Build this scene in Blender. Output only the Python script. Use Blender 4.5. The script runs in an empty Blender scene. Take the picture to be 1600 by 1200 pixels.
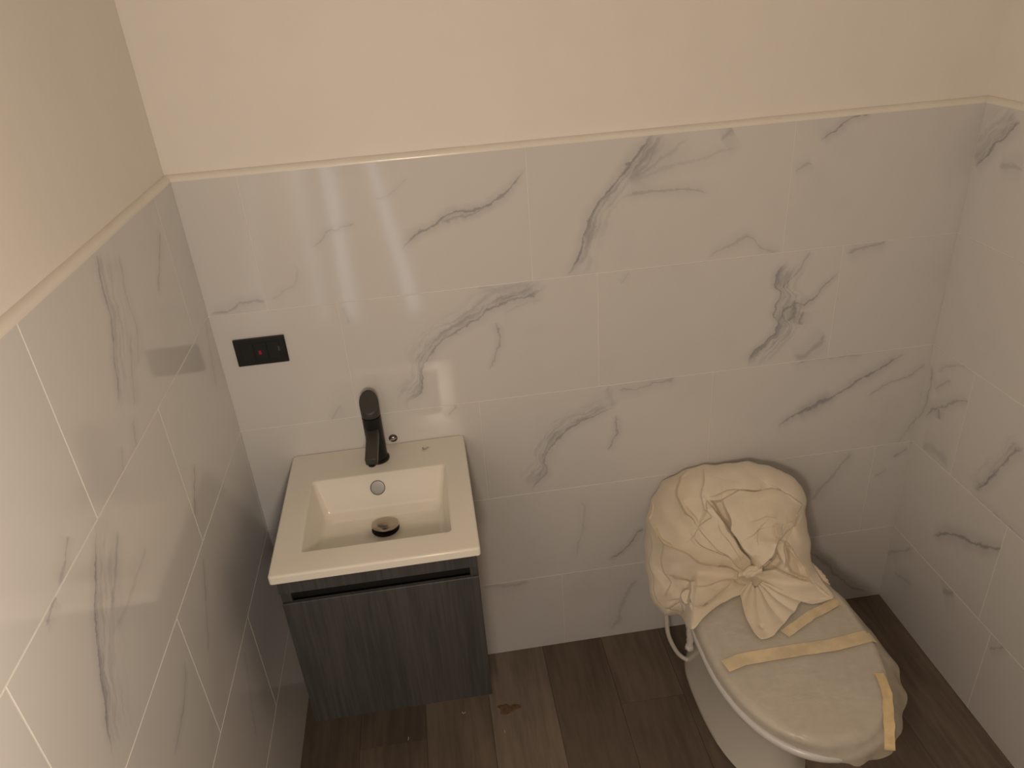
import bpy, bmesh, math, random
import numpy as np
from mathutils import Matrix, Vector, noise
random.seed(4)
S = bpy.context.scene
COL = S.collection
W = 1.7723        # room width
T = 1.4768        # height of the tiled zone
DEPTH = 2.0     # back wall (y=0) to front wall (y=-DEPTH)
CEIL = 2.42

# ------------------------------------------------------------------ camera
cd = bpy.data.cameras.new('camera')
cam = bpy.data.objects.new('camera', cd); COL.objects.link(cam)
M = [[0.9887799, 0.122881, -0.084939], [-0.1331679, 0.4674765, -0.8739176], [-0.0676809, 0.8754233, 0.4785951]]
mw = Matrix(M).to_4x4(); mw.translation = Vector([0.50493, -1.64198, 1.81334])
cam.matrix_world = mw
cd.sensor_width = 36; cd.lens = 1193.63 / 1600 * 36; cd.clip_start = .02
S.camera = cam
# ------------------------------------------------------------------ world + exposure
wd = bpy.data.worlds.new('world'); S.world = wd; wd.use_nodes = True
bg = wd.node_tree.nodes['Background']; bg.inputs[0].default_value = (.80, .90, 1, 1); bg.inputs[1].default_value = 2.3
S.view_settings.view_transform = 'Standard'; S.view_settings.look = 'None'
S.view_settings.exposure = 0.10; S.view_settings.gamma = 1; S.view_settings.use_curve_mapping = False
LAMP = Vector((.462, -1.58, 1.50)); LAMP_W = 21.8; LAMP_R = .065; LAMP_C = (1, .82, .64)
ld = bpy.data.lights.new('lamp_light', 'POINT'); ld.energy = LAMP_W; ld.color = LAMP_C; ld.shadow_soft_size = LAMP_R
lo = bpy.data.objects.new('lamp_light', ld); COL.objects.link(lo); lo.location = LAMP

S.cycles.caustics_reflective = False; S.cycles.sample_clamp_indirect = 1.5; S.cycles.transparent_max_bounces = 16

# ------------------------------------------------------------------ node helpers
def newmat(name):
    m = bpy.data.materials.new(name); m.use_nodes = True
    nt = m.node_tree; b = nt.nodes['Principled BSDF']
    return m, nt, b
class NB:
    def __init__(s, nt): s.nt = nt
    def n(s, t, **k):
        o = s.nt.nodes.new(t)
        for a, b in k.items(): setattr(o, a, b)
        return o
    def put(s, sock, v):
        if isinstance(v, bpy.types.NodeSocket): s.nt.links.new(v, sock)
        else: sock.default_value = v
    def m(s, op, a, b=0.0, c=0.0, clamp=False):
        o = s.n('ShaderNodeMath', operation=op, use_clamp=clamp)
        s.put(o.inputs[0], a); s.put(o.inputs[1], b); s.put(o.inputs[2], c)
        return o.outputs[0]
    def vm(s, op, a, b):
        o = s.n('ShaderNodeVectorMath', operation=op)
        s.put(o.inputs[0], a); s.put(o.inputs[1], b)
        return o.outputs['Value'] if op == 'DOT_PRODUCT' else o.outputs[0]
    def rng(s, v, a, b, c=0.0, d=1.0, sm='SMOOTHSTEP'):
        o = s.n('ShaderNodeMapRange', interpolation_type=sm)
        for i, x in enumerate((v, a, b, c, d)): s.put(o.inputs[i], x)
        return o.outputs[0]
    def noise(s, vec, sc, det=3, rough=.55):
        o = s.n('ShaderNodeTexNoise'); s.put(o.inputs['Vector'], vec)
        o.inputs['Scale'].default_value = sc; o.inputs['Detail'].default_value = det; o.inputs['Roughness'].default_value = rough
        return o
    def mix(s, f, a, b):
        o = s.n('ShaderNodeMix', data_type='RGBA')
        s.put(o.inputs[0], f); s.put(o.inputs[6], a); s.put(o.inputs[7], b)
        return o.outputs[2]
def c4(c): return (c[0], c[1], c[2], 1)
def simple(name, col, rough=.5, metal=0, bump=0, bscale=60, var=0, vscale=6, spec=.5, coat=0):
    m, nt, b = newmat(name); N = NB(nt)
    tc = N.n('ShaderNodeTexCoord').outputs['Object']
    nz = N.noise(tc, vscale, 4)
    dark = tuple(x * (1 - var) for x in col); lite = tuple(min(1, x * (1 + var * .6)) for x in col)
    N.put(b.inputs['Base Color'], N.mix(N.rng(nz.outputs['Fac'], .3, .7), c4(dark), c4(lite)))
    b.inputs['Roughness'].default_value = rough; b.inputs['Metallic'].default_value = metal
    b.inputs['Specular IOR Level'].default_value = spec
    if coat: b.inputs['Coat Weight'].default_value = coat; b.inputs['Coat Roughness'].default_value = .06
    if bump:
        bn = N.n('ShaderNodeBump'); bn.inputs['Strength'].default_value = bump; bn.inputs['Distance'].default_value = .002
        N.put(bn.inputs['Height'], N.noise(tc, bscale, 5).outputs['Fac']); N.put(b.inputs['Normal'], bn.outputs[0])
    return m

# ------------------------------------------------------------------ marble tile material, veins in tile space
def marble(name, veins, seed):
    m, nt, b = newmat(name); N = NB(nt)
    tc = N.n('ShaderNodeTexCoord').outputs['Object']
    P0 = N.vm('ADD', tc, (seed * 3.1, seed * 1.7, seed * .9))
    w1 = N.vm('MULTIPLY', N.vm('SUBTRACT', N.noise(P0, 14, 2).outputs['Color'], (.5, .5, .5)), (.034, 0, .034))
    w2 = N.vm('MULTIPLY', N.vm('SUBTRACT', N.noise(P0, 75, 3, .65).outputs['Color'], (.5, .5, .5)), (.013, 0, .013))
    P = N.vm('ADD', N.vm('ADD', tc, w1), w2)
    nA = N.noise(P0, 30, 4, .6).outputs['Fac']          # breaks the lines up
    mp = N.n('ShaderNodeMapping'); N.put(mp.inputs['Vector'], P0); mp.inputs['Rotation'].default_value = (0, -.85, 0); mp.inputs['Scale'].default_value = (7, 1, 38)
    nS = N.noise(mp.outputs[0], 1.0, 5, .65).outputs['Fac']   # streaks inside the washes
    total = None
    for pts, w, s, wa, ws in veins:
        A = np.array(pts[0]); Bv = np.array(pts[-1]); L = float(np.linalg.norm(Bv - A)); d = (Bv - A) / L; pr = np.array([-d[1], d[0]])
        q = [((np.array(p_) - A) @ d / L, (np.array(p_) - A) @ pr) for p_ in pts]
        qq = [q[0]]
        for a_ in q[1:]:
            if a_[0] > qq[-1][0] + .02: qq.append(a_)
        mm = max(abs(a_[1]) for a_ in qq) * 1.15 + .004
        rel = N.vm('SUBTRACT', P, (float(A[0]), 0, float(A[1])))
        t = N.m('DIVIDE', N.vm('DOT_PRODUCT', rel, (float(d[0]), 0, float(d[1]))), L)
        dd = N.vm('DOT_PRODUCT', rel, (float(pr[0]), 0, float(pr[1])))
        fc = N.n('ShaderNodeFloatCurve'); cv = fc.mapping.curves[0]
        tgt = [(min(max(a_[0], 0), 1), .5 + a_[1] / (2 * mm)) for a_ in qq]
        cv.points[0].location = tgt[0]; cv.points[1].location = tgt[-1]
        for a_ in tgt[1:-1]: cv.points.new(*a_)
        fc.mapping.update()
        N.put(fc.inputs['Value'], t)
        off = N.m('MULTIPLY', N.m('SUBTRACT', fc.outputs[0], .5), 2 * mm)
        e = N.m('SUBTRACT', dd, off); ae = N.m('ABSOLUTE', e)
        mask = N.m('MULTIPLY', N.rng(t, -.03, .10), N.rng(t, 1.03, .85))
        ww = N.m('MULTIPLY', N.rng(nA, .3, .7, .35, 1.25), w * .75)
        core = N.m('MULTIPLY', N.rng(ae, ww, 0.0), s * .75)
        halo = N.m('MULTIPLY', N.rng(ae, w * 4.0, 0.0), s * .30)
        tot = N.m('MULTIPLY', N.m('ADD', core, halo), mask)
        if ws:
            x = N.m('DIVIDE', e, wa)
            wash = N.m('MULTIPLY', N.rng(x, 1.0, 0.0), N.rng(x, -.05, .05))
            cb = N.n('ShaderNodeCombineXYZ'); N.put(cb.inputs[0], N.m('MULTIPLY', t, L * 14)); N.put(cb.inputs[1], N.m('MULTIPLY', e, 95)); cb.inputs[2].default_value = seed * 1.3
            wash = N.m('MULTIPLY', N.m('MULTIPLY', wash, ws * 1.9), N.rng(N.noise(cb.outputs[0], 1, 4, .6).outputs['Fac'], .38, .66, .12, 1.0))
            tot = N.m('ADD', tot, N.m('MULTIPLY', wash, mask))
        total = tot if total is None else N.m('ADD', total, tot)
    cloud = N.m('MULTIPLY', N.rng(N.noise(P0, 4.5, 5, .6).outputs['Fac'], .52, .8), .10)
    bgf = cloud
    total = bgf if total is None else N.m('ADD', total, bgf)
    total = N.m('MINIMUM', total, .85)
    N.put(b.inputs['Base Color'], N.mix(total, c4(TILE), c4((.31, .305, .33))))
    b.inputs['Roughness'].default_value = .085
    b.inputs['Specular IOR Level'].default_value = .5
    bn = N.n('ShaderNodeBump'); bn.inputs['Strength'].default_value = .06; bn.inputs['Distance'].default_value = .004
    N.put(bn.inputs['Height'], N.noise(P0, 7, 2).outputs['Fac']); N.put(b.inputs['Normal'], bn.outputs[0])
    return m
TILE = (.70, .69, .68)

# ------------------------------------------------------------------ mesh helpers
def link(name, me, mat, parent=None, loc=(0, 0, 0), rot=(0, 0, 0), smooth=False):
    o = bpy.data.objects.new(name, me); COL.objects.link(o)
    if mat and not me.materials: me.materials.append(mat)
    o.location = loc; o.rotation_euler = rot
    if parent: o.parent = parent
    if smooth:
        for p_ in me.polygons: p_.use_smooth = True
    return o
def me_from(name, bm):
    me = bpy.data.meshes.new(name); bmesh.ops.recalc_face_normals(bm, faces=bm.faces); bm.to_mesh(me); bm.free(); return me
def box_bm(x0, x1, y0, y1, z0, z1, bev=0, seg=2, bm=None):
    own = bm is None
    b = bmesh.new()
    bmesh.ops.create_cube(b, size=1)
    for v in b.verts: v.co = Vector(((x0 + x1) / 2 + v.co.x * (x1 - x0), (y0 + y1) / 2 + v.co.y * (y1 - y0), (z0 + z1) / 2 + v.co.z * (z1 - z0)))
    if bev: bmesh.ops.bevel(b, geom=b.edges[:] + b.verts[:], offset=bev, segments=seg, profile=.5, affect='EDGES')
    if own: return b
    t = bpy.data.meshes.new('t'); b.to_mesh(t); b.free(); bm.from_mesh(t); bpy.data.meshes.remove(t)
    return bm
def box(name, x0, x1, y0, y1, z0, z1, mat, parent=None, bev=0, seg=2, smooth=False):
    o = link(name, me_from(name, box_bm(x0, x1, y0, y1, z0, z1, bev, seg)), mat, parent)
    if smooth: autosmooth(o)
    return o
def autosmooth(o, ang=40):
    me = o.data
    for p_ in me.polygons: p_.use_smooth = True
    bm = bmesh.new(); bm.from_mesh(me)
    for e in bm.edges:
        if len(e.link_faces) == 2 and e.calc_face_angle(0) > math.radians(ang): e.smooth = False
    bm.to_mesh(me); bm.free()
def grid_mesh(name, V_, nu, nv, closed_u=False, caps=False, mat=None, parent=None, smooth=True):
    """V_: (nv, nu, 3) array of rings"""
    V_ = np.asarray(V_, float); vs = [tuple(x) for x in V_.reshape(-1, 3)]; fs = []
    for j in range(nv - 1):
        for i in range(nu if closed_u else nu - 1):
            k = (i + 1) % nu
            fs.append((j * nu + i, j * nu + k, (j + 1) * nu + k, (j + 1) * nu + i))
    if caps: fs.append(tuple(range(nu))[::-1]); fs.append(tuple((nv - 1) * nu + i for i in range(nu)))
    me = bpy.data.meshes.new(name); me.from_pydata(vs, [], fs)
    bm = bmesh.new(); bm.from_mesh(me); bmesh.ops.recalc_face_normals(bm, faces=bm.faces); bm.to_mesh(me); bm.free()
    o = link(name, me, mat, parent)
    if smooth: autosmooth(o, 50)
    return o
def tube(name, pts, r, mat, parent=None, n=12, sub=8, caps=True, r2=None, wob=0):
    pts = [Vector(p_) for p_ in pts]; P_ = []
    for i in range(len(pts) - 1):
        a = pts[max(i - 1, 0)]; b = pts[i]; c = pts[i + 1]; d = pts[min(i + 2, len(pts) - 1)]
        for k in range(sub):
            t = k / sub
            P_.append(.5 * ((2 * b) + (c - a) * t + (2 * a - 5 * b + 4 * c - d) * t * t + (3 * b - a - 3 * c + d) * t ** 3))
    P_.append(pts[-1]); rings = []; up = Vector((.13, .31, .94)).normalized()
    for i, p_ in enumerate(P_):
        tg = (P_[min(i + 1, len(P_) - 1)] - P_[max(i - 1, 0)]).normalized()
        a = tg.cross(up).normalized(); b = tg.cross(a).normalized()
        t = i / (len(P_) - 1); rr = r if r2 is None else r + (r2 - r) * t
        rings.append([tuple(p_ + (a * math.cos(q) + b * math.sin(q)) * rr * (1 + wob * math.sin(5 * q + i * 1.7) * .5 + wob * math.sin(i * 2.3))) for q in [2 * math.pi * k / n for k in range(n)]])
    return grid_mesh(name, rings, n, len(rings), True, caps, mat, parent)
def lathe(name, prof, mat, parent=None, n=40, loc=(0, 0, 0), rot=None):
    rings = [[(r * math.cos(2 * math.pi * k / n), r * math.sin(2 * math.pi * k / n), z) for k in range(n)] for r, z in prof]
    o = grid_mesh(name, rings, n, len(rings), True, True, mat, parent)
    o.location = loc
    if rot: o.rotation_euler = rot
    return o
def empty(name, loc=(0, 0, 0)):
    o = bpy.data.objects.new(name, None); COL.objects.link(o); o.location = loc; return o
def tag(o, label, cat, group=None):
    o['label'] = label; o['category'] = cat
    if group: o['group'] = group
    return o
def struct(o): o['kind'] = 'structure'; return o
def keep(o, parent):
    """parent o without moving it (mesh data is in world space)"""
    o.parent = parent; o.matrix_parent_inverse = Matrix.Translation(-Vector(parent.location)); return o

# ------------------------------------------------------------------ materials
M_paint = simple('wall_paint', (.85, .815, .77), .55, bump=.12, bscale=90, var=.015, spec=.3)
M_ceil = simple('ceiling_plaster', (.48, .45, .41), .7, bump=.1, var=.01)  # out of view; colour lowered to cut bounced light
M_cap = simple('caulk_paint', (.86, .82, .75), .22, bump=.25, bscale=40, var=.02)
M_grout = simple('grout', (.80, .78, .75), .7, bump=.3, bscale=300, var=.03)
M_slab = simple('subfloor', (.05, .042, .035), .8, var=.1)
M_ceramic = simple('ceramic', (.81, .78, .70), .16, var=.01, spec=.35)
M_porc = simple('toilet_ceramic', (.80, .77, .71), .16, var=.02, coat=.4)
M_seat = simple('seat_plastic', (.64, .63, .62), .25, var=.02)
M_chrome = simple('chrome', (.62, .60, .58), .16, 1)
M_chromed = simple('satin_chrome', (.20, .20, .20), .42, 1)
M_bronze = simple('drain_metal', (.46, .40, .34), .18, 1)
M_black = simple('matte_black', (.012, .012, .012), .34, bump=.05, spec=.25)
M_tapgrey = simple('lit_black_and_grey', (.050, .048, .044), .38, spec=.35)  # black lightened for reflections on the spout; lever and washer share it
M_dark = simple('recess_shade', (.008, .008, .008), .9)  # near-black put in for shade in the finger slot and under the drain cap
M_switch = simple('switch_black', (.014, .016, .015), .22)
M_red = simple('indicator_red', (.38, .01, .04), .3)
M_nickel = simple('grey_label', (.05, .055, .05), .4)
M_tape = simple('masking_tape', (.72, .60, .40), .6, var=.14, vscale=30, bump=.3, bscale=80)
M_tapeD = simple('masking_tape_deep', (.72, .56, .32), .6, var=.14, vscale=30, bump=.3, bscale=80)
M_hose = simple('hose_white', (.74, .71, .66), .35, var=.03)
M_front = simple('dark_front_wall', (.12, .095, .075), .6, var=.05)  # unseen wall, toned dark to cut bounced light
M_blocker = simple('light_blocker', (.42, .33, .22), .7, var=.1)  # for the unseen blockers added in the doorway
M_orange = simple('orange_dust', (.15, .092, .045), .9, var=.3, vscale=120)
M_chip = simple('plaster_chip', (.62, .57, .5), .6)

def cabinet_mat():
    m, nt, b = newmat('grey_woodgrain'); N = NB(nt)
    tc = N.n('ShaderNodeTexCoord').outputs['Object']
    mp = N.n('ShaderNodeMapping'); N.put(mp.inputs['Vector'], tc); mp.inputs['Scale'].default_value = (130, 130, 5)
    g = N.noise(mp.outputs[0], 1, 4, .6).outputs['Fac']
    mp2 = N.n('ShaderNodeMapping'); N.put(mp2.inputs['Vector'], tc); mp2.inputs['Scale'].default_value = (22, 22, 1.5)
    g2 = N.noise(mp2.outputs[0], 1, 3).outputs['Fac']
    f = N.m('ADD', N.m('MULTIPLY', g, .6), N.m('MULTIPLY', g2, .4))
    N.put(b.inputs['Base Color'], N.mix(N.rng(f, .36, .64), c4((.045, .045, .047)), c4((.075, .073, .073))))
    b.inputs['Roughness'].default_value = .45
    bn = N.n('ShaderNodeBump'); bn.inputs['Strength'].default_value = .12; bn.inputs['Distance'].default_value = .001
    N.put(bn.inputs['Height'], g); N.put(b.inputs['Normal'], bn.outputs[0])
    return m
M_cab = cabinet_mat()

def plank_mat(i, c):
    m, nt, b = newmat('plank_%d' % i); N = NB(nt)
    tc = N.n('ShaderNodeTexCoord').outputs['Object']
    P0 = N.vm('ADD', tc, (i * 2.3, i * 5.1, 0))
    mp = N.n('ShaderNodeMapping'); N.put(mp.inputs['Vector'], P0); mp.inputs['Scale'].default_value = (60, 5, 1)
    g = N.noise(mp.outputs[0], 1, 5, .62).outputs['Fac']
    mp2 = N.n('ShaderNodeMapping'); N.put(mp2.inputs['Vector'], P0); mp2.inputs['Scale'].default_value = (9, 2.4, 1)
    g2 = N.noise(mp2.outputs[0], 1, 4, .6).outputs['Fac']
    f = N.m('ADD', N.m('MULTIPLY', g, .45), N.m('MULTIPLY', g2, .55))
    N.put(b.inputs['Base Color'], N.mix(N.rng(f, .36, .64), c4(tuple(x * .78 for x in c)), c4(tuple(x * 1.2 for x in c))))
    b.inputs['Roughness'].default_value = .5; b.inputs['Specular IOR Level'].default_value = .25
    bn = N.n('ShaderNodeBump'); bn.inputs['Strength'].default_value = .15; bn.inputs['Distance'].default_value = .001
    N.put(bn.inputs['Height'], g); N.put(b.inputs['Normal'], bn.outputs[0])
    return m
PC = [(.175, .138, .108), (.130, .100, .078), (.205, .166, .134), (.152, .119, .092)]
M_planks = [plank_mat(i, c) for i, c in enumerate(PC)]

def cloth_mat():
    m, nt, b = newmat('cream_cotton'); N = NB(nt)
    tc = N.n('ShaderNodeTexCoord').outputs['Object']
    nz = N.noise(tc, 5, 3).outputs['Fac']
    base = N.mix(N.rng(nz, .35, .65), c4((.74, .65, .52)), c4((.80, .72, .60)))
    st = N.rng(N.noise(N.vm('ADD', tc, (4.2, 1.1, 0)), 11, 2).outputs['Fac'], .62, .75, 0, .35)
    N.put(b.inputs['Base Color'], N.mix(st, base, c4((.70, .52, .42))))
    b.inputs['Roughness'].default_value = .85
    b.inputs['Sheen Weight'].default_value = .15
    bn = N.n('ShaderNodeBump'); bn.inputs['Strength'].default_value = .35; bn.inputs['Distance'].default_value = .004
    N.put(bn.inputs['Height'], N.noise(tc, 28, 4, .6).outputs['Fac']); N.put(b.inputs['Normal'], bn.outputs[0])
    return m
M_cloth = cloth_mat()
def film_mat():
    m, nt, b = newmat('milky_film'); N = NB(nt)
    tc = N.n('ShaderNodeTexCoord').outputs['Object']
    nz = N.noise(tc, 9, 4).outputs['Fac']
    N.put(b.inputs['Base Color'], N.mix(N.rng(nz, .3, .7), c4((.66, .585, .46)), c4((.72, .66, .56))))
    b.inputs['Roughness'].default_value = .32
    bn = N.n('ShaderNodeBump'); bn.inputs['Strength'].default_value = .5; bn.inputs['Distance'].default_value = .004
    mp = N.n('ShaderNodeMapping'); N.put(mp.inputs['Vector'], tc); mp.inputs['Scale'].default_value = (22, 50, 30); mp.inputs['Rotation'].default_value = (0, 0, .5)
    N.put(bn.inputs['Height'], N.noise(mp.outputs[0], 1, 4, .6).outputs['Fac']); N.put(b.inputs['Normal'], bn.outputs[0])
    tr = N.n('ShaderNodeBsdfTransparent'); mx = N.n('ShaderNodeMixShader')
    N.put(mx.inputs[0], N.rng(nz, .3, .7, .42, .58))
    nt.links.new(tr.outputs[0], mx.inputs[1]); nt.links.new(b.outputs[0], mx.inputs[2])
    nt.links.new(mx.outputs[0], nt.nodes['Material Output'].inputs[0])
    return m
M_film = film_mat()

# ------------------------------------------------------------------ room shell
TH = .012      # tile + adhesive thickness; tile faces are at x=0, x=W, y=0
wb = struct(box('wall_back', -.14, W + .14, TH, TH + .12, 0, CEIL, M_paint))
wl = struct(box('wall_left', -TH - .12, -TH, -DEPTH, TH, 0, CEIL, M_paint))
wr = struct(box('wall_right', W + TH, W + TH + .12, -DEPTH, TH, 0, CEIL, M_paint))
struct(box('ceiling', -.14, W + .14, -DEPTH - .1, TH + .12, CEIL, CEIL + .1, M_ceil))
fl = struct(box('floor', -.14, W + .14, -DEPTH - .1, TH, -.10, -.004, M_slab))
# front wall behind the camera with its doorway; low sill added to cut daylight
DX0, DX1, DH = .04, .62, 1.98
bm = box_bm(-.14, DX0, -DEPTH - .1, -DEPTH, 0, CEIL)
box_bm(DX1, W + .14, -DEPTH - .1, -DEPTH, 0, CEIL, bm=bm); box_bm(DX0, DX1, -DEPTH - .1, -DEPTH, DH, CEIL, bm=bm); box_bm(DX0, DX1, -DEPTH - .03, -DEPTH, 0, .30, bm=bm)
struct(link('wall_front', me_from('wall_front', bm), M_front))

# grout beds
GR = .0009
box('grout', -TH, W + TH, GR, TH, 0, T - .001, M_grout, wb)
box('grout', -TH, -GR, -DEPTH, GR, 0, T - .001, M_grout, wl)
box('grout', W + GR, W + TH, -DEPTH, GR, 0, T - .001, M_grout, wr)

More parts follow.
